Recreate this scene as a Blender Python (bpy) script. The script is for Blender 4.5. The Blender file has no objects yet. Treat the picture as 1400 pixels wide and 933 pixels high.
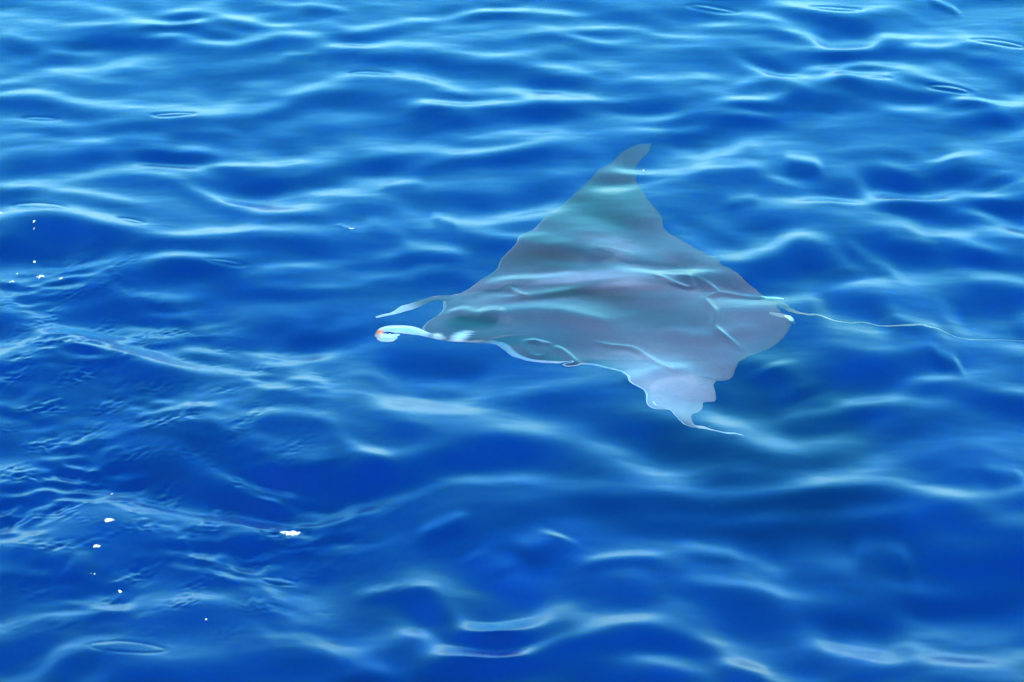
import bpy, bmesh, math, random
import numpy as np
from mathutils import Vector

random.seed(7)
rng = np.random.default_rng(23)
scene = bpy.context.scene
C = scene.collection
R = math.radians

# ------------------------------------------------------------------ camera
CAM_H, PITCH, FOC = 3.95, 26.0, 3600.0          # metres, degrees below the horizon, focal length in photo pixels
cam_data = bpy.data.cameras.new('camera')
cam_data.lens = FOC / 1400.0 * 36.0
cam_data.sensor_width = 36.0
cam_data.clip_end = 5000
cam = bpy.data.objects.new('camera', cam_data)
C.objects.link(cam)
cam.location = (0, 0, CAM_H)
cam.rotation_euler = (R(90 - PITCH), 0, 0)
cam_data.dof.use_dof = True
cam_data.dof.focus_distance = 9.0
cam_data.dof.aperture_fstop = 5.6
scene.camera = cam

# ------------------------------------------------------------------ sky, sun, exposure
SUN_EL, SUN_ROT = 46.0, 205.0                  # behind the boat, to the left
world = bpy.data.worlds.new('World')
scene.world = world
world.use_nodes = True
nt = world.node_tree
bg = nt.nodes['Background']
sky = nt.nodes.new('ShaderNodeTexSky')
sky.sky_type = 'NISHITA'
sky.sun_disc = False
sky.sun_elevation = R(SUN_EL)
sky.sun_rotation = R(SUN_ROT)
sky.air_density = 1.0
sky.dust_density = 0.5
sky.ozone_density = 3.0
hsv = nt.nodes.new('ShaderNodeHueSaturation')
hsv.inputs['Hue'].default_value = .464
hsv.inputs['Saturation'].default_value = 2.5
gam = nt.nodes.new('ShaderNodeGamma')            # thin bright haze evens the sky out towards the horizon
gam.inputs['Gamma'].default_value = 0.40
nt.links.new(sky.outputs[0], gam.inputs['Color'])
hsv.inputs['Value'].default_value = 2.1
nt.links.new(gam.outputs[0], hsv.inputs['Color'])
nt.links.new(hsv.outputs[0], bg.inputs['Color'])
bg.inputs['Strength'].default_value = 0.15

sun_data = bpy.data.lights.new('sun', 'SUN')
sun_data.energy = 3.0
sun_data.angle = R(0.5)
sun_data.color = (1.0, 0.95, 0.87)
sun = bpy.data.objects.new('sun', sun_data)
C.objects.link(sun)
sd = Vector((math.cos(R(SUN_EL)) * math.sin(R(SUN_ROT)), math.cos(R(SUN_EL)) * math.cos(R(SUN_ROT)), math.sin(R(SUN_EL))))
sun.rotation_euler = sd.to_track_quat('Z', 'Y').to_euler()

scene.view_settings.view_transform = 'Standard'
scene.view_settings.look = 'None'
scene.view_settings.gamma = 1
scene.view_settings.exposure = 2.35
scene.render.engine = 'CYCLES'
cy = scene.cycles
cy.use_denoising = True
cy.max_bounces = 8
cy.transmission_bounces = 8
cy.volume_bounces = 2
cy.blur_glossy = 0.3
cy.sample_clamp_indirect = 6

# ------------------------------------------------------------------ helpers
def mesh_obj(name, verts, faces, mat, parent=None, smooth=True):
    me = bpy.data.meshes.new(name)
    me.from_pydata([tuple(v) for v in verts], [], [tuple(f) for f in faces])
    if smooth:
        me.polygons.foreach_set('use_smooth', [True] * len(me.polygons))
    if mat:
        me.materials.append(mat)
    me.update()
    o = bpy.data.objects.new(name, me)
    C.objects.link(o)
    o.parent = parent
    return o

def tag(o, label=None, cat=None, group=None, kind=None):
    for k, v in (('label', label), ('category', cat), ('group', group), ('kind', kind)):
        if v:
            o[k] = v
    return o

cp, sp = math.cos(R(PITCH)), math.sin(R(PITCH))
def surf(px, py, z=0.0):
    """where the line of sight of a photo pixel meets the height z"""
    a, b = (px - 700.0) / FOC, (466.5 - py) / FOC
    dx, dy, dz = a, cp + b * sp, -sp + b * cp
    t = (z - CAM_H) / dz
    return np.array((dx * t, dy * t, z))

def under(px, py, d):
    """the point at depth d which is seen at that pixel through still water"""
    s = surf(px, py)
    v = s - np.array((0, 0, CAM_H))
    v /= np.linalg.norm(v)
    h = v[:2] / 1.333
    return np.array((s[0] + h[0] / math.sqrt(1 - h @ h) * d, s[1] + h[1] / math.sqrt(1 - h @ h) * d, -d))

def catmull(pts, n=8, closed=False):
    P = np.array(pts, float)
    if closed:
        P = np.vstack([P[-1], P, P[0], P[1]])
    else:
        P = np.vstack([2 * P[0] - P[1], P, 2 * P[-1] - P[-2]])
    out = []
    for i in range(1, len(P) - 2):
        p0, p1, p2, p3 = P[i - 1:i + 3]
        for k in range(n):
            t = k / n
            out.append(0.5 * (2 * p1 + (p2 - p0) * t + (2 * p0 - 5 * p1 + 4 * p2 - p3) * t * t + (3 * p1 - p0 - 3 * p2 + p3) * t ** 3))
    out.append(P[-2])
    return np.array(out)

def sm(x, a, b):
    t = np.clip((x - a) / (b - a), 0, 1)
    return t * t * (3 - 2 * t)

# ------------------------------------------------------------------ water surface
def axis_coords(lo, hi, step, far, grow=1.18):
    a = list(np.arange(lo, hi, step))
    s, x = step, a[-1]
    up = []
    while x < far:
        s *= grow; x += s; up.append(x)
    s, x = step, a[0]
    dn = []
    while x > -far:
        s *= grow; x -= s; dn.append(x)
    return np.array(dn[::-1] + a + up)

ys_in = [5.6]
while ys_in[-1] < 12.4:
    y = ys_in[-1]
    ys_in.append(y + 0.0050 + 0.0014 * max(0, y - 8.2))
xs = axis_coords(-2.25, 2.25, 0.0044, 2500)
step0, step1 = ys_in[1] - ys_in[0], ys_in[-1] - ys_in[-2]
up, s, y = [], step1, ys_in[-1]
while y < 2500:
    s *= 1.18; y += s; up.append(y)
dn, s, y = [], step0, ys_in[0]
while y > -2500:
    s *= 1.18; y -= s; dn.append(y)
ys = np.array(dn[::-1] + ys_in + up)
NX, NY = len(xs), len(ys)
X, Y = np.meshgrid(xs, ys)
SX, SY = np.meshgrid(np.gradient(xs), np.gradient(ys))
H = np.zeros_like(X)

def wave(lam, ang, slope, ph, warp=None, mask=None):
    """one wave train: length in metres, heading in degrees from +y, greatest slope"""
    global H
    k = 2 * math.pi / lam
    kx, ky = k * math.sin(R(ang)), k * math.cos(R(ang))
    fade = np.exp(-(SX * abs(kx) * .5) ** 2 - (SY * abs(ky) * .5) ** 2)
    A = kx * X + ky * Y + ph
    if warp is not None:
        A = A + warp
    c = slope / k * np.sin(A) * fade
    H += c if mask is None else c * mask

def noise_field(lam, n, seed):
    """smooth field of about unit spread made of random plane waves"""
    g = np.random.default_rng(seed)
    F = np.zeros_like(X)
    for i in range(n):
        k = 2 * math.pi / (lam * g.uniform(.7, 1.5))
        a = g.uniform(0, 2 * math.pi)
        fade = np.exp(-(SX * k * .5) ** 2 - (SY * k * .5) ** 2)
        F += np.sin(k * math.cos(a) * X + k * math.sin(a) * Y + g.uniform(0, 6.28)) * fade
    return F * math.sqrt(2.0 / n)

W1, W2 = noise_field(1.1, 10, 3), noise_field(.5, 10, 4)
# swell and wind ripples, crests lying mostly across the line of sight
for i in range(7):
    wave(rng.uniform(.8, 2.2), rng.normal(5, 22), .028, rng.uniform(0, 6.28), W1 * .5)
for i in range(12):
    wave(rng.uniform(.30, .75), rng.normal(0, 28), .038, rng.uniform(0, 6.28), W1 * .9)
env = .75 + .35 * W1
for i in range(12):
    wave(rng.uniform(.17, .34), rng.normal(0, 42), .036, rng.uniform(0, 6.28), W1 * 1.6 + W2 * .6, np.clip(env, .2, 1.5))

cs = surf(850, 460)                               # a smoother slick over the ray
slick = np.exp(-(((X - cs[0]) / 1.05) ** 2 + ((Y - cs[1]) / 1.25) ** 2) ** 2)
H *= .9 * (1 - .5 * slick) * np.clip(1.2 - .13 * (Y - 6.5), .55, 1.2)

# the rougher water left of the ray (photo: lower left)
def blob(px, py, rx, ry):
    c = surf(px, py)
    ex = surf(px + rx, py)[0] - c[0]
    ey = surf(px, py - ry)[1] - c[1]
    return np.exp(-(((X - c[0]) / ex) ** 2 + ((Y - c[1]) / ey) ** 2))
rough = np.clip(blob(60, 520, 260, 110) + blob(80, 700, 300, 130) + .7 * blob(330, 740, 170, 90) + .5 * blob(90, 385, 110, 40), 0, 1.1)
for i in range(16):
    wave(rng.uniform(.06, .16), rng.normal(12, 45), .033, rng.uniform(0, 6.28), W1 * 2.5 + W2 * 1.5, rough * np.clip(.7 + .6 * W2, 0, 2))
W3 = noise_field(.16, 12, 9)
for i in range(14):
    wave(rng.uniform(.022, .055), rng.normal(15, 40), .042, rng.uniform(0, 6.28), W2 * 3 + W3 * 1.2, rough * np.clip(.35 + .8 * W3, 0, 2.2))

def crest(pts, wpx, slope, taper=.25, closed=False, off=True):
    """a ripple crest along a line: its far flank faces the low sky. wpx: half width in photo pixels of height"""
    global H
    P = catmull(pts, 6, closed)
    c0 = surf(*P[len(P) // 2])
    W = wpx * abs(surf(P[0][0], 466.5 - 0)[1] * 0 + (surf(700, P[len(P) // 2][1] - 1)[1] - surf(700, P[len(P) // 2][1])[1]))
    Q = np.array([surf(x, y)[:2] for x, y in P])
    if off:
        Q[:, 1] -= W * .7
    A = slope * W / .86
    seg = np.linalg.norm(np.diff(Q, axis=0), axis=1)
    S = np.concatenate([[0], np.cumsum(seg)])
    L = S[-1]
    m = 3.2 * W + .02
    i0, i1 = np.searchsorted(xs, Q[:, 0].min() - m), np.searchsorted(xs, Q[:, 0].max() + m)
    j0, j1 = np.searchsorted(ys, Q[:, 1].min() - m), np.searchsorted(ys, Q[:, 1].max() + m)
    x, y = X[j0:j1, i0:i1], Y[j0:j1, i0:i1]
    best = np.full(x.shape, 1e9); sp_ = np.zeros(x.shape)
    for k in range(len(Q) - 1):
        d = Q[k + 1] - Q[k]
        t = np.clip(((x - Q[k, 0]) * d[0] + (y - Q[k, 1]) * d[1]) / max(d @ d, 1e-12), 0, 1)
        r = (x - Q[k, 0] - t * d[0]) ** 2 + (y - Q[k, 1] - t * d[1]) ** 2
        b = r < best
        best[b] = r[b]; sp_[b] = (S[k] + t * seg[k])[b]
    e = np.ones(x.shape)
    if not closed:
        u = sp_ / L
        e = sm(u, 0, taper) * sm(1 - u, 0, taper)
    H[j0:j1, i0:i1] += A * np.exp(-best / (W * W)) * e

def band(pts, wpx, slope, taper=.3):
    """a broad soft ripple lying across the line of sight: its crest runs along y = f(x)"""
    global H
    P = catmull(pts, 8)
    Q = np.array([surf(x, y)[:2] for x, y in P])
    Q = Q[np.argsort(Q[:, 0])]
    mid = P[len(P) // 2][1]
    W = wpx * (surf(700, mid - 1)[1] - surf(700, mid)[1])
    A = slope * W / .86
    x0, x1 = Q[0, 0], Q[-1, 0]
    ext = .12 * (x1 - x0)
    i0, i1 = np.searchsorted(xs, x0 - ext), np.searchsorted(xs, x1 + ext)
    j0, j1 = np.searchsorted(ys, Q[:, 1].min() - 4 * W), np.searchsorted(ys, Q[:, 1].max() + 4 * W)
    xx = xs[i0:i1]
    yc = np.interp(xx, Q[:, 0], Q[:, 1]) - .7 * W
    k = np.ones(9) / 9
    if len(yc) > 30:
        yc = np.convolve(np.pad(yc, 12, mode='edge'), np.ones(25) / 25, 'valid')
    u = (xx - x0 + ext) / (x1 - x0 + 2 * ext)
    e = sm(u, 0, taper) * sm(1 - u, 0, taper)
    H[j0:j1, i0:i1] += A * np.exp(-((Y[j0:j1, i0:i1] - yc[None, :]) / W) ** 2) * e[None, :]

BIG = [
 ([(0,45),(50,58),(100,65)],7,.20), ([(80,33),(150,33),(240,27)],5,.14), ([(180,45),(260,52),(320,60),(380,50),(430,45)],7,.18),
 ([(350,5),(430,8),(480,14)],4,.15), ([(385,75),(440,74)],4,.14), ([(440,30),(490,40),(560,30)],5,.14),
 ([(450,65),(560,65),(650,75),(730,88),(830,95)],9,.22), ([(450,105),(510,102),(580,110),(640,118)],7,.20),
 ([(-20,132),(60,133),(120,143),(200,147),(270,145)],8,.23), ([(-20,160),(80,166),(170,165),(260,158),(340,155),(420,132)],8,.24),
 ([(-20,192),(60,188),(130,192),(200,188)],6,.18), ([(225,175),(330,177)],5,.16), ([(250,203),(330,210),(375,220)],6,.17),
 ([(230,240),(290,265),(350,285),(420,290),(480,288)],8,.22), ([(-20,258),(60,260),(130,268),(200,280)],7,.18),
 ([(-30,280),(60,295),(110,302),(160,313),(220,322),(300,318),(420,318),(500,312)],10,.26),
 ([(215,352),(280,362),(340,368),(420,362),(500,352)],8,.22), ([(110,360),(160,395),(230,405),(290,408)],7,.20),
 ([(330,390),(420,395),(500,388)],6,.15), ([(0,425),(90,450),(150,470),(210,492),(290,504)],13,.24),
 ([(350,490),(400,510),(450,525)],10,.18),
 ([(935,5),(1007,16),(1070,25)],6,.22), ([(1043,2),(1115,13),(1170,16),(1235,7)],7,.24), ([(1268,-4),(1310,10)],4,.2),
 ([(953,33),(1025,36),(1093,48)],5,.18), ([(1180,30),(1210,48),(1243,60),(1330,56),(1420,72)],10,.22),
 ([(1064,68),(1130,70),(1193,63)],6,.19), ([(1090,86),(1150,100),(1180,112),(1257,118),(1328,132),(1390,158)],10,.26),
 ([(820,112),(900,107),(1000,100)],6,.17), ([(1000,112),(1050,109),(1107,121)],6,.18), ([(1070,214),(1122,220)],7,.22),
 ([(940,232),(980,232),(1050,226)],7,.18), ([(1282,205),(1330,228),(1372,247)],9,.22), ([(990,275),(1036,268)],5,.15),
 ([(1046,321),(1100,330),(1140,350),(1175,372)],12,.20), ([(590,208),(660,206),(720,198),(780,188)],7,.20),
 ([(540,225),(640,215),(720,205),(760,200)],6,.16), ([(590,290),(625,302)],6,.17), ([(520,250),(580,245)],5,.14),
 ([(1300,335),(1420,347)],8,.16), ([(1210,328),(1280,333)],7,.14), ([(1270,482),(1312,494)],8,.20),
 ([(1040,490),(1080,515),(1110,530)],11,.16),
 ([(572,722),(605,715),(642,702)],8,.24), ([(700,742),(735,735),(770,715)],12,.18), ([(790,766),(845,757),(910,757)],7,.22),
 ([(490,803),(540,800),(600,799)],7,.20), ([(540,863),(615,854),(662,860)],10,.22), ([(686,899),(770,902),(834,899)],7,.21),
 ([(976,908),(1015,912),(1050,918)],10,.24), ([(1165,742),(1200,735),(1245,752)],14,.20), ([(480,912),(535,918)],8,.18),
 ([(820,672),(1014,668),(1270,664)],10,.13), ([(1340,645),(1400,648)],9,.16), ([(340,580),(400,572),(470,590)],8,.18),
 ([(100,668),(200,680),(280,700),(380,716)],15,.22), ([(-20,725),(60,750),(130,768),(190,778)],14,.20),
 ([(-20,780),(60,786),(130,786)],6,.22), ([(260,752),(360,760),(430,772)],13,.17), ([(30,890),(150,882),(240,900),(350,905)],17,.22),
 ([(100,820),(185,838)],6,.2), ([(640,80),(800,60),(900,55)],7,.14), ([(620,20),(720,12),(800,18)],5,.17), ([(700,45),(840,35),(900,40)],5,.14),
 ([(1150,640),(1300,600),(1400,610)],14,.10), ([(500,560),(640,590),(760,585)],14,.12), ([(1000,800),(1150,815),(1300,840)],12,.12),
]
BIG += [(p, 9, .12) for p in (
 [(520,690),(640,652),(780,655)], [(840,700),(960,705),(1100,700)], [(930,740),(1050,752)], [(560,836),(700,830),(800,818)],
 [(880,868),(1000,880)], [(1200,792),(1300,800),(1420,788)], [(1250,850),(1330,862),(1420,850)], [(600,618),(700,626)],
 [(1230,520),(1400,532)], [(1120,470),(1200,482),(1300,460)], [(1100,270),(1180,262),(1280,275)],
 [(1320,380),(1420,392)], [(960,200),(1040,190)], [(700,130),(800,140),(880,128)], [(560,140),(650,152)], [(540,330),(640,345)],
 [(500,300),(560,322)], [(560,362),(650,366)], [(440,600),(540,640)], [(430,660),(520,700)], [(1130,880),(1250,905),(1380,900)],
 [(380,860),(460,880)], [(640,740),(700,770)], [(920,790),(1060,795)], [(1150,330),(1230,365)], [(1210,430),(1290,450)])]
for pts, w, s in BIG:
    steep = max(abs((b_[1] - a_[1]) / max(1, abs(b_[0] - a_[0]))) for a_, b_ in zip(pts, pts[1:])) > .46
    far_ = .8 if pts[0][1] < 320 else .6 if pts[0][1] > 825 else 1.0
    (crest if steep else band)(pts, w * (1.35 if steep else 1.5), s * .66 * far_)
# hollows whose far side faces the boat: one looks down into the dark water
DARK = [([(500,528),(580,530),(690,538)],13,.16), ([(1000,578),(1120,580),(1230,570)],14,.14), ([(680,535),(790,555),(880,590),(960,612)],22,.16), ([(520,492),(600,498),(680,505)],14,.15), ([(1110,400),(1170,412),(1210,425)],16,.12),
 ([(1290,415),(1350,420),(1400,430)],16,.12), ([(960,540),(1020,545),(1080,560)],14,.10), ([(1000,625),(1080,632),(1140,628)],12,.11),
 ([(270,815),(340,822),(410,835)],18,.10), ([(540,268),(620,282),(700,270),(760,262)],12,.12),
 ([(20,320),(60,330),(110,340)],12,.12), ([(1110,44),(1150,42),(1200,46)],9,.12),
 ([(1170,240),(1215,240),(1250,245)],10,.12), ([(1120,860),(1180,868),(1240,875)],18,.11),
 ([(760,800),(850,815),(900,810)],16,.09), ([(60,60),(120,75),(180,68)],10,.10), ([(270,120),(350,128),(430,110)],10,.11),
 ([(560,880),(640,885),(700,878)],10,.10), ([(900,180),(960,190),(1010,185)],9,.10), ([(180,540),(280,530),(360,545)],16,.11),
 ([(130,720),(200,735),(240,745)],10,.12), ([(1240,300),(1330,295)],12,.09), ([(1000,740),(1080,745)],12,.09)]
for pts, w, s in DARK:
    band(pts, w * 1.5, -s * .85 * (.7 if pts[0][0] < 500 else 1))
# small pinched ripples, over the ray and elsewhere
THIN = [
 ([(936,375),(979,396),(964,407),(976,427),(978,449),(1003,469),(1022,483)],2.2,.34),
 ([(802,458),(830,466),(864,470),(886,483),(925,510)],2.0,.24),
 ([(980,396),(1048,405)],2.2,.25), ([(886,377),(925,390),(943,393),(944,385),(930,375)],2.0,.3),
 ([(655,388),(700,380),(748,378),(800,373)],5,.24), ([(795,338),(850,345),(920,362)],7,.25),
 ([(640,402),(722,401),(800,388),(870,385),(935,396)],4.5,.2), ([(650,430),(700,418),(760,420),(850,438)],8,.18),
 ([(755,466),(775,478),(785,489),(765,493)],2.2,.3), ([(723,461),(755,466)],2.0,.22),
 ([(620,412),(650,424),(690,416)],6,.2), ([(690,388),(722,405)],2.2,.2), ([(740,345),(790,322),(850,340)],10,.14),
 ([(900,440),(960,455),(1040,440)],7,.14), ([(860,520),(900,500),(950,500)],7,.16),
 ([(110,345),(125,362)],1.8,.2), ([(135,352),(155,375),(175,385)],1.8,.25), ([(412,705),(420,715),(408,728),(385,735)],2.0,.35),
 ([(372,735),(397,740),(430,734),(450,722)],2.6,.3), ([(360,742),(400,748),(450,738)],2.4,.25),
 ([(190,775),(220,765),(232,752)],3,.25), ([(460,308),(480,318)],2,.2),
]
for pts, w, s in THIN:
    crest(pts, w * 1.15, s * ((1.25 if w < 3 else .7) if pts[0][0] > 500 else .45), .2)
LOOPS = [(731,473,15,9,25,.30), (507,102,26,3,2,-.28), (55,163,22,2.5,2,-.25), (238,160,26,2.5,-3,-.25), (1142,14,32,3.5,3,-.3), (975,14,32,3,6,-.25),
 (1365,61,34,4,6,-.3), (1298,126,28,3.5,6,-.32), (1198,112,16,2,4,-.25), (840,346,24,3.5,5,-.25), (55,290,36,5,8,-.22), (180,309,16,3,10,-.25), (310,366,24,2.5,3,-.2), (175,893,52,9,3,-.25), (380,787,24,5,2,-.25), (900,548,9,8,0,.3)]
for x, y, a, b, an, s in LOOPS:
    pts = []
    for k in range(12):
        t = 2 * math.pi * k / 12
        u, v = a * math.cos(t), b * math.sin(t)
        pts.append((x + u * math.cos(R(an)) - v * math.sin(R(an)), y + u * math.sin(R(an)) + v * math.cos(R(an))))
    crest(pts, 2.1, s * .62, closed=True, off=False)

# overly steep spots slump: relax the sheet where its far flanks tip past the sky's edge
for it in range(70):
    gy = np.gradient(H, ys, axis=0)
    m = sm(-gy, .20, .34) + sm(gy, .30, .5)
    B = H.copy()
    B[1:-1] = (H[:-2] + 2 * H[1:-1] + H[2:]) / 4
    B[:, 1:-1] = (B[:, :-2] + 2 * B[:, 1:-1] + B[:, 2:]) / 4
    m[:60] = 0; m[-60:] = 0; m[:, :60] = 0; m[:, -60:] = 0
    H += (B - H) * np.clip(m, 0, 1)

def water_height(x, y):
    i, j = int(np.searchsorted(xs, x)), int(np.searchsorted(ys, y))
    return float(H[j, i])

def N(nt, t, **kw):
    n = nt.nodes.new(t)
    for k, v in kw.items():
        setattr(n, k, v)
    return n

# water: mirror of the sky over clear refracting water with a blue body
wm = bpy.data.materials.new('sea_water'); wm.use_nodes = True
t = wm.node_tree; t.nodes.clear(); L = t.links
out = N(t, 'ShaderNodeOutputMaterial')
tc = N(t, 'ShaderNodeTexCoord')
mp = N(t, 'ShaderNodeMapping'); mp.inputs['Scale'].default_value = (1, 1.6, 1)
n1 = N(t, 'ShaderNodeTexNoise'); n1.inputs['Scale'].default_value = 7; n1.inputs['Detail'].default_value = 2; n1.inputs['Roughness'].default_value = .4
bp = N(t, 'ShaderNodeBump'); bp.inputs['Strength'].default_value = .25; bp.inputs['Distance'].default_value = .012
L.new(tc.outputs['Object'], mp.inputs['Vector']); L.new(mp.outputs[0], n1.inputs['Vector'])
L.new(n1.outputs[0], bp.inputs['Height'])
fr = N(t, 'ShaderNodeFresnel'); fr.inputs['IOR'].default_value = 1.333
gl = N(t, 'ShaderNodeBsdfGlossy'); gl.inputs['Roughness'].default_value = .19; gl.inputs['Color'].default_value = (.6, .92, 1, 1)
rf = N(t, 'ShaderNodeBsdfRefraction'); rf.inputs['IOR'].default_value = 1.333; rf.inputs['Roughness'].default_value = 0.0
mx = N(t, 'ShaderNodeMixShader')
for n in (fr, gl, rf):
    L.new(bp.outputs[0], n.inputs['Normal'])
L.new(fr.outputs[0], mx.inputs[0]); L.new(rf.outputs[0], mx.inputs[1]); L.new(gl.outputs[0], mx.inputs[2])
L.new(mx.outputs[0], out.inputs['Surface'])

me = bpy.data.meshes.new('sea_water')
co = np.stack([X, Y, H], -1).reshape(-1, 3).astype(np.float32)
idx = np.arange(NX * NY).reshape(NY, NX)
q = np.stack([idx[:-1, :-1], idx[:-1, 1:], idx[1:, 1:], idx[1:, :-1]], -1).reshape(-1, 4).astype(np.int32)
me.vertices.add(len(co)); me.vertices.foreach_set('co', co.ravel())
me.loops.add(q.size); me.loops.foreach_set('vertex_index', q.ravel())
me.polygons.add(len(q)); me.polygons.foreach_set('loop_start', np.arange(0, q.size, 4, dtype=np.int32))
me.polygons.foreach_set('use_smooth', np.ones(len(q), bool))
me.update(calc_edges=True)
me.materials.append(wm)
sea = bpy.data.objects.new('sea_water', me); C.objects.link(sea)
tag(sea, 'rippled deep blue open sea, calm right, rougher lower left', None, None, 'structure')

# deep water: the blue that the clear upper layer fades into
dm = bpy.data.materials.new('deep_water'); dm.use_nodes = True
b = dm.node_tree.nodes['Principled BSDF']
b.inputs['Base Color'].default_value = (.0001, .0075, .128, 1)
b.inputs['Roughness'].default_value = 1
b.inputs['Specular IOR Level'].default_value = 0
S_ = 2600
deep = mesh_obj('deep_water', [(-S_, -S_, -3), (S_, -S_, -3), (S_, S_, -3), (-S_, S_, -3)], [(0, 1, 2, 3)], dm, smooth=False)
tag(deep, 'dark blue depth of the sea under the clear surface layer', None, None, 'structure')

# ------------------------------------------------------------------ the ray
LP = [(888,194),(872,196),(856,203),(844,210),(832,222),(818,233),(805,243),(797,253),(788,266),(775,281),(762,294),(745,303),(728,318),(715,326),
 (700,338),(686,352),(680,364),(668,376),(652,384),(640,392),(630,398),(618,401),(608,405),(606,413),(606,422),(601,430),(590,436),(581,443),(577,451),
 (585,459),(600,463),(620,465),(652,465),(672,468),(686,473),(696,481),(712,488),(735,492),(765,495),(790,496),(812,499),(828,504),(842,507),(856,514),
 (868,523),(878,532),(882,543),(886,553),(893,560),(903,562),(909,560),(917,566),(930,577),(945,584),(958,588),(972,592),(990,597.5),(1001,598.3),(1012,600)]
TP = [(888,194),(884,206),(874,217),(868,230),(871,243),(878,262),(890,280),(900,297),(904,310),(915,321),(932,331),(955,345),(980,358),(1005,372),
 (1030,388),(1046,403),(1055,410),(1062,420),(1070,430),(1084,435),(1086,440),(1078,455),(1065,467),(1048,480),(1030,489),(1012,497),(1003,510),
 (993,517),(980,517),(974,524),(977,534),(976,543),(967,545),(958,548),(956,557),(952,566),(945,571),(945,577),(951,583),(965,587.5),(985,595),(1000,596.7),(1012,600)]
KEYS = [((888,194),(888,194)),((844,210),(868,230)),((797,253),(871,243)),((745,303),(900,297)),((686,352),(932,331)),((640,392),(1005,372)),((608,405),(1046,403)),
 ((601,430),(1062,420)),((577,451),(1070,430)),((600,463),(1086,440)),((696,481),(1048,480)),((790,496),(1012,497)),((856,514),(980,517)),
 ((882,543),(976,543)),((903,562),(952,566)),((945,584),(951,583)),((1012,600),(1012,600))]
NSUB = 8
Ls, Ts = catmull(LP, NSUB), catmull(TP, NSUB)
def at_idx(P, f):
    i = int(min(f, len(P) - 2)); u = f - i
    return P[i] * (1 - u) + P[i + 1] * u
kl = [LP.index(a) * NSUB for a, b_ in KEYS]
kt = [TP.index(b_) * NSUB for a, b_ in KEYS]
AX0, AX1 = np.array((600., 432.)), np.array((1072., 421.))
def depth_mid(x, y):
    yax = 432 - (x - 600) * .023
    s = (yax - y) / 237.0
    d = .25
    if s > 0:
        d -= .14 * s ** 1.4
    else:
        d -= .11 * min(1.1, (-s) * 1.55) ** 1.3
    d -= .10 * (1 - float(sm(x, 560, 760)))
    return d
def body_bump(x, y):
    d = AX1 - AX0
    u = ((x - AX0[0]) * d[0] + (y - AX0[1]) * d[1]) / (d @ d)
    v = ((x - AX0[0]) * -d[1] + (y - AX0[1]) * d[0]) / np.linalg.norm(d)
    w = np.interp(u, [-.1, .1, .4, 1.0, 1.1], [26, 34, 48, 16, 10])
    a = np.interp(u, [-.08, .08, .35, .8, 1.05], [.018, .045, .08, .04, .010])
    return a * math.exp(-(v / w) ** 2)

verts, faces, pix = [], [], []
rows = []
for k in range(len(KEYS) - 1):
    n = max(10, int((kl[k + 1] - kl[k]) * .8))
    for i in range(n):
        rows.append((kl[k] + (kl[k + 1] - kl[k]) * i / n, kt[k] + (kt[k + 1] - kt[k]) * i / n))
rows = rows[1:]
NC = 44
for a, b_ in rows:
    p, q_ = at_idx(Ls, a), at_idx(Ts, b_)
    ch = np.linalg.norm(q_ - p) * .0025
    for side in (1, -1):
        for c in (range(NC + 1) if side == 1 else range(NC - 1, 0, -1)):
            u = .5 - .5 * math.cos(math.pi * c / NC)
            x, y = p * (1 - u) + q_ * u
            prof = (4 * u * (1 - u)) ** .5 * (1.15 - .5 * u)
            h = min(.004 + ch * .028, .022) * prof * min(1, ch / .03)
            ed = min(1, 6 * u) * min(1, 6 * (1 - u))
            h += body_bump(x, y) * min(1, (8 * u) ** .6) * min(1, (5 * (1 - u)) ** .8)
            if side < 0:
                h *= .7
            P_ = under(x, y, depth_mid(x, y)); P_[2] += side * h
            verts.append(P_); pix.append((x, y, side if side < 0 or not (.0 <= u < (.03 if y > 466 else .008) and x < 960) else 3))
M_ = 2 * NC
for r in range(len(rows) - 1):
    for c in range(M_):
        c2 = (c + 1) % M_
        faces.append((r * M_ + c, (r + 1) * M_ + c, (r + 1) * M_ + c2, r * M_ + c2))
nr = len(rows) - 1
verts.append(under(888, 193, depth_mid(888, 193))); pix.append((888, 193, 1))
verts.append(under(1014, 600.5, depth_mid(1012, 600))); pix.append((1014, 600, 1))
for c in range(M_):
    c2 = (c + 1) % M_
    faces.append((len(verts) - 2, c, c2)); faces.append((len(verts) - 1, nr * M_ + c2, nr * M_ + c))

def tube(cl, dep, flat=1.0, seg=14, sub=5):
    """cl: (px, py, radius px); a tapering limb, flattened by flat"""
    P = catmull([(x, y, r) for x, y, r in cl], sub)
    Q = np.array([under(x, y, dep(x, y)) for x, y, r in P])
    base = len(verts)
    for i, (x, y, r) in enumerate(P):
        tan = Q[min(i + 1, len(Q) - 1)] - Q[max(i - 1, 0)]
        tan /= np.linalg.norm(tan)
        up_ = np.array((0, 0, 1.0))
        sd_ = np.cross(tan, up_); sd_ /= np.linalg.norm(sd_)
        up2 = np.cross(sd_, tan)
        rr = max(r, .15) * .0025
        # a radius seen across a level limb is foreshortened: widen it sideways to match
        wid = 1 + .9 * abs(tan[0])
        for k in range(seg):
            a = 2 * math.pi * k / seg
            verts.append(Q[i] + sd_ * math.cos(a) * rr * wid + up2 * math.sin(a) * rr * flat); pix.append((x, y, 2))
    for i in range(len(P) - 1):
        for k in range(seg):
            k2 = (k + 1) % seg
            faces.append((base + i * seg + k, base + i * seg + k2, base + (i + 1) * seg + k2, base + (i + 1) * seg + k))
    for i, rev in ((0, True), (len(P) - 1, False)):
        f = [base + i * seg + k for k in range(seg)]
        faces.append(f[::-1] if rev else f)

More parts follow.
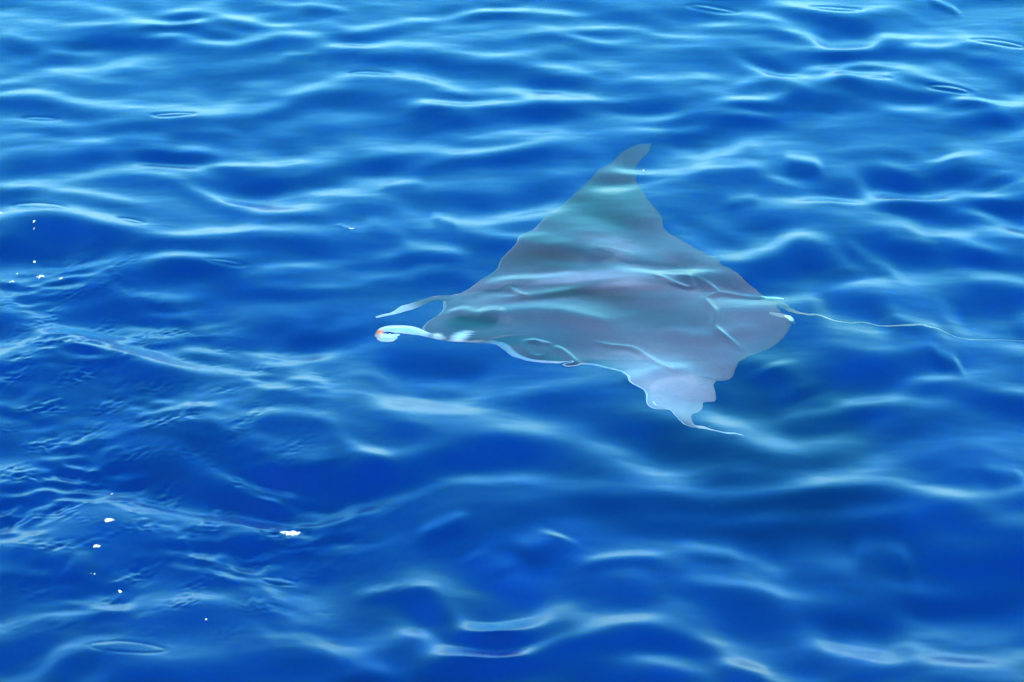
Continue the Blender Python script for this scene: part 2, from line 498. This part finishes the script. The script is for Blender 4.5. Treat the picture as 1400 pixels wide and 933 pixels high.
tube([(640,412,4),(622,407,6),(606,405,5),(592,406,4.2),(577,412,4.6),(564,417,5),(551,421,4.6),(543,424.5,3.4),(531,429,2.1),(514,433,1.1)], lambda x, y: depth_mid(x, y) - .01, .8)
tube([(640,452,3),(610,458,5),(594,459,3.2),(580,456,4),(570,453,6),(558,450.5,7),(545,449,6.4),(533,448,5),(523,450,4.3),(519.5,454,5),(525,459,6.4),(534,461,6.6),(544,458,3)], lambda x, y: depth_mid(x, y) - .01 + (.012 if y > 458 and x < 545 else 0), .8)
TAIL = [(1030,409,6),(1048,412,5.5),(1062,418,4.2),(1075,424,3),(1090,429,2.1),(1110,433,1.6),(1130,439,1.4),(1160,443,1.25),(1180,441,1.15),(1210,446,1.05),(1240,447,.95),(1262,449,.9),(1290,457,.85),(1310,463,.8),(1340,465,.75),(1380,463,.65),(1425,466,.5)]
tube([(x, y, r * (1 - .12 * float(sm(x, 1060, 1110)) - .2 * float(sm(x, 1200, 1350)))) for x, y, r in TAIL], lambda x, y: .23 - .13 * float(sm(x, 1050, 1180)), 1.0, 10)

# skin colour: slate back, white lobes and lips, dark cheek, with form shading and rim light painted in; kept as a colour attribute
def skin(x, y, side):
    base = np.array((.11, .125, .205))
    white = np.array((.80, .86, .86)); dark = np.array((.012, .045, .075))
    if side == -1:
        return white * .5
    c = base.copy()
    def g(cx, cy, rx, ry, an=0, ex=1.5):
        dx, dy = x - cx, y - cy
        u = dx * math.cos(an) + dy * math.sin(an); v = -dx * math.sin(an) + dy * math.cos(an)
        return math.exp(-((u / rx) ** 2 + (v / ry) ** 2) ** ex)
    def mix(c, d, f):
        return c * (1 - f) + d * f
    c = mix(c, np.array((.145, .145, .21)), .7 * g(900, 420, 150, 45))
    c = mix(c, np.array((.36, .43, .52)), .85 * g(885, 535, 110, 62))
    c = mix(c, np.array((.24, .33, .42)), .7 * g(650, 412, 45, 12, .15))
    c = mix(c, np.array((.035, .04, .065)), 1.0 * g(828, 282, 70, 46))  # dark patches: form shading of the wings, painted into the skin
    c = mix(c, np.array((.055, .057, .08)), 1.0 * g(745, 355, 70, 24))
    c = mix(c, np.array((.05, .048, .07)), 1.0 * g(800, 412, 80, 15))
    c = mix(c, np.array((.32, .40, .50)), .8 * g(800, 385, 120, 9, -.03))  # light streaks across the back, painted into the skin colour
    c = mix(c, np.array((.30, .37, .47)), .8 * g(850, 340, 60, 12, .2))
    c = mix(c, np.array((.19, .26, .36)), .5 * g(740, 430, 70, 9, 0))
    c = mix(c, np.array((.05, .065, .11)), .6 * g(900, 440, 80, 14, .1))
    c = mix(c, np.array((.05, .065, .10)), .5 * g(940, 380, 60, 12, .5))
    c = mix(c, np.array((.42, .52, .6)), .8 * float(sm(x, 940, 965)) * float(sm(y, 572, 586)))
    if side == 3:  # rim light along the leading edge, painted as paler skin
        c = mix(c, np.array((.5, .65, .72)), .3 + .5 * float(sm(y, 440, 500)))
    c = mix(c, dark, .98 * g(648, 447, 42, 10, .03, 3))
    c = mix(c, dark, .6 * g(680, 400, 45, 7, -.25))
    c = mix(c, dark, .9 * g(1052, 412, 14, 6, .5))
    c = mix(c, white * 1.05, .98 * g(629, 461.5, 13, 4.5, -.2, 3))
    c = mix(c, white, .8 * g(597, 460, 7, 3))
    if side == 2 and x < 600:
        f = float(sm(600 - x, 15, 60)) if y < 434 else float(sm(600 - x, 5, 22))
        c = mix(c, white, f * (.75 if y < 434 else 1.0))
        c = mix(c, np.array((1.0, .22, .02)), .95 * g(519, 453, 4.5, 5))
    if side == 2 and x > 1040:
        c = mix(c, np.array((.34, .40, .36)), float(sm(x, 1060, 1100)))
    lum = c.mean()
    return np.minimum(c * (1.22, 1.0, 1.08) * (.48 + .52 * min(1, max(0, (lum - .25) / .3))), .95)

rm = bpy.data.materials.new('ray_skin'); rm.use_nodes = True
t = rm.node_tree; L = t.links; b = t.nodes['Principled BSDF']
at = N(t, 'ShaderNodeAttribute', attribute_name='skin')
tc = N(t, 'ShaderNodeTexCoord')
n1 = N(t, 'ShaderNodeTexNoise'); n1.inputs['Scale'].default_value = 6; n1.inputs['Detail'].default_value = 6
n2 = N(t, 'ShaderNodeTexNoise'); n2.inputs['Scale'].default_value = 60; n2.inputs['Detail'].default_value = 4
mr = N(t, 'ShaderNodeMapRange'); mr.inputs['To Min'].default_value = .7; mr.inputs['To Max'].default_value = 1.3
mr2 = N(t, 'ShaderNodeMapRange'); mr2.inputs['To Min'].default_value = .88; mr2.inputs['To Max'].default_value = 1.12
ml = N(t, 'ShaderNodeMath', operation='MULTIPLY')
vm = N(t, 'ShaderNodeVectorMath', operation='SCALE')
L.new(tc.outputs['Object'], n1.inputs['Vector']); L.new(tc.outputs['Object'], n2.inputs['Vector'])
L.new(n1.outputs[0], mr.inputs['Value']); L.new(n2.outputs[0], mr2.inputs['Value'])
L.new(mr.outputs[0], ml.inputs[0]); L.new(mr2.outputs[0], ml.inputs[1])
L.new(at.outputs['Color'], vm.inputs[0]); L.new(ml.outputs[0], vm.inputs['Scale'])
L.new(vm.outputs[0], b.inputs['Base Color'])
b.inputs['Roughness'].default_value = .5
b.inputs['Specular IOR Level'].default_value = .0

ray = bpy.data.objects.new('devil_ray', None); C.objects.link(ray)
base_pt = under(840, 428, .30)
ray.location = tuple(base_pt)
tag(ray, 'grey devil ray gliding just under the surface, long thin tail trailing right', 'ray')
body = mesh_obj('body', [v - base_pt for v in verts], faces, rm, ray)
ca = body.data.color_attributes.new('skin', 'FLOAT_COLOR', 'POINT')
cols = np.ones((len(verts), 4), np.float32)
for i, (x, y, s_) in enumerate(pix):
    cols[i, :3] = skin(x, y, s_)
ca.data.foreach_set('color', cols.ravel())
bmx = bmesh.new(); bmx.from_mesh(body.data); bmesh.ops.recalc_face_normals(bmx, faces=bmx.faces); bmx.to_mesh(body.data); bmx.free()

def plain(name, col, rough_=.6, spec=.3):
    m = bpy.data.materials.new(name); m.use_nodes = True
    t = m.node_tree; b = t.nodes['Principled BSDF']
    tc = N(t, 'ShaderNodeTexCoord'); n = N(t, 'ShaderNodeTexNoise'); n.inputs['Scale'].default_value = 90; n.inputs['Detail'].default_value = 4
    cr = N(t, 'ShaderNodeMix', data_type='RGBA')
    cr.inputs[6].default_value = (*[c * .8 for c in col], 1); cr.inputs[7].default_value = (*[min(1, c * 1.15) for c in col], 1)
    t.links.new(tc.outputs['Object'], n.inputs['Vector']); t.links.new(n.outputs[0], cr.inputs[0]); t.links.new(cr.outputs[2], b.inputs['Base Color'])
    b.inputs['Roughness'].default_value = rough_; b.inputs['Specular IOR Level'].default_value = spec
    return m

def fin(name, cl, dep, rise, flat, mat):
    """a small rounded fin: cl is (px, py, radius px) from root to tip, lifted towards the tip by rise"""
    P = catmull(cl, 4)
    Q = np.array([under(x, y, dep - rise * (i / (len(P) - 1)) ** 1.5) for i, (x, y, r) in enumerate(P)]) - base_pt
    vs, fs, n = [], [], 12
    for i in range(len(P)):
        tan = Q[min(i + 1, len(Q) - 1)] - Q[max(i - 1, 0)]
        tan /= np.linalg.norm(tan)
        sd_ = np.cross(tan, (0, 0, 1.0)); sd_ /= np.linalg.norm(sd_)
        u_ = np.cross(sd_, tan)
        r = P[i][2] * .0025
        for k in range(n):
            a = 2 * math.pi * k / n
            vs.append(Q[i] + sd_ * math.cos(a) * r * 1.6 + u_ * math.sin(a) * r * flat)
    for i in range(len(P) - 1):
        for k in range(n):
            k2 = (k + 1) % n
            fs.append((i * n + k, i * n + k2, (i + 1) * n + k2, (i + 1) * n + k))
    fs.append(tuple(range(n))[::-1]); fs.append(tuple((len(P) - 1) * n + k for k in range(n)))
    o = mesh_obj(name, vs, fs, mat, ray)
    bmx = bmesh.new(); bmx.from_mesh(o.data); bmesh.ops.recalc_face_normals(bmx, faces=bmx.faces); bmx.to_mesh(o.data); bmx.free()
    return o
pale = plain('fin_pale', (.72, .78, .78))
slate = plain('fin_slate', (.20, .20, .24))
fin('dorsal_fin', [(1040,408,1.5),(1050,409,3),(1060,410,3.2),(1068,412,2.6),(1073,413.5,.9)], .20, .02, .9, pale)['label'] = 'small pale tipped fin at the root of the tail'
fin('pelvic_fin', [(1052,428,1.5),(1064,431,3.4),(1076,434,3.6),(1084,438,2),(1090,442,.5)], .235, .01, .4, slate)
fin('pelvic_fin', [(1074,432.5,1),(1079,434.5,2),(1083,437,1.9),(1086,439,.7)], .222, .012, .5, pale)['label'] = 'white trailing corner of the fin'
eye_m = plain('eye_dark', (.01, .012, .015), .15, .6)
bmx = bmesh.new(); bmesh.ops.create_uvsphere(bmx, u_segments=14, v_segments=10, radius=.011)
me_ = bpy.data.meshes.new('eye'); bmx.to_mesh(me_); bmx.free(); me_.materials.append(eye_m)
for px_, py_, s_ in ((607, 460, -1), (628, 402, 1)):
    e = bpy.data.objects.new('eye', me_); C.objects.link(e); e.parent = ray
    P_ = under(px_, py_, depth_mid(px_, py_)) - base_pt
    e.location = (P_[0], P_[1] - (.004 if s_ < 0 else -.004), P_[2])

# ------------------------------------------------------------------ foam flecks
fm = plain('foam_white', (.27, .29, .30), .4, .5)
def foam(px_, py_, rx, ry, n, label, r0=.0045, name='foam_patch'):
    c = surf(px_, py_); kx = 1 / (FOC / math.hypot(c[1] * 1.0, CAM_H)); ky = abs(surf(px_, py_ - 1)[1] - c[1])
    g = random.Random(int(px_ * 31 + py_))
    bm_ = bmesh.new()
    zc = water_height(c[0], c[1])
    for i in range(n):
        a, q_ = g.uniform(0, 6.283), math.sqrt(g.random()) if n > 1 else 0
        x = c[0] + math.cos(a) * q_ * rx * kx * g.uniform(.7, 1.1); y = c[1] + math.sin(a) * q_ * ry * ky * g.uniform(.6, 1.1)
        r = r0 * g.uniform(.3, .95) * (1.15 - .5 * q_)
        ret = bmesh.ops.create_icosphere(bm_, subdivisions=2 if n < 12 else 1, radius=r)
        z = water_height(x, y)
        for v in ret['verts']:
            v.co.z *= .7
            v.co += Vector((x - c[0], y - c[1], z - zc + r * .15))
    me_ = bpy.data.meshes.new(name); bm_.to_mesh(me_); bm_.free(); me_.materials.append(fm)
    me_.polygons.foreach_set('use_smooth', [True] * len(me_.polygons))
    o = bpy.data.objects.new(name, me_); C.objects.link(o); o.location = (c[0], c[1], zc)
    tag(o, label, 'foam' if name == 'foam_patch' else 'bubble', 'foam flecks floating on the water')
foam(397, 723, 13, 4.2, 80, 'largest white foam fleck, jagged oval below left of the ray', .0065)
foam(149, 714, 7.5, 2.8, 34, 'oval white foam fleck above the smaller one in lower left water', .0055)
foam(132.5, 749, 5.5, 2, 14, 'small white foam fleck just below the oval one, lower left', .0055)
foam(163, 806, 3, 1.8, 5, 'small slanted foam fleck lowest in the lower left corner area', .005)
foam(127, 785.5, 6, 1, 6, 'thin flat foam sliver between two small flecks, lower left', .003)
foam(152, 665, 2.5, 1.5, 4, 'tiny foam fleck in a curl of rough ripples above the oval fleck', .004)
foam(54.6, 374.5, 6, 2.6, 14, 'broadest cluster of bubbles in the scatter near the left edge', .0055)
foam(83.8, 378, 3.2, 1.8, 5, 'bubble fleck rightmost in the scatter near the left edge', .005)
foam(15.7, 383.5, 3.8, 1.6, 6, 'flat bubble fleck lowest in the scatter near the left edge', .0048)
foam(46.5, 352.6, 1.6, 1.2, 3, 'round bubble fleck above the broadest cluster near the left edge', .006)
foam(48, 314.5, 1.8, 1.2, 3, 'upper of two close bubbles under the long bright ripple, left', .006)
foam(47, 321.5, 1.2, 1, 2, 'lower of two close bubbles under the long bright ripple, left', .005)
foam(23.4, 369, 1, .8, 2, 'faintest tiny bubble in the scatter near the left edge', .004)
foam(1, 297, 4, 2.4, 8, 'white foam fleck cut by the left edge of the view', .007)
foam(480, 316, 4, 1.4, 7, 'lone foam fleck at the end of a ripple up left of the ray', .004)
foam(880, 229, .8, .8, 1, 'single bright bubble beside the upper wing tip of the ray', .005, 'bubble')
foam(282, 850, .8, .8, 1, 'single bright bubble alone at the bottom left of centre', .004, 'bubble')
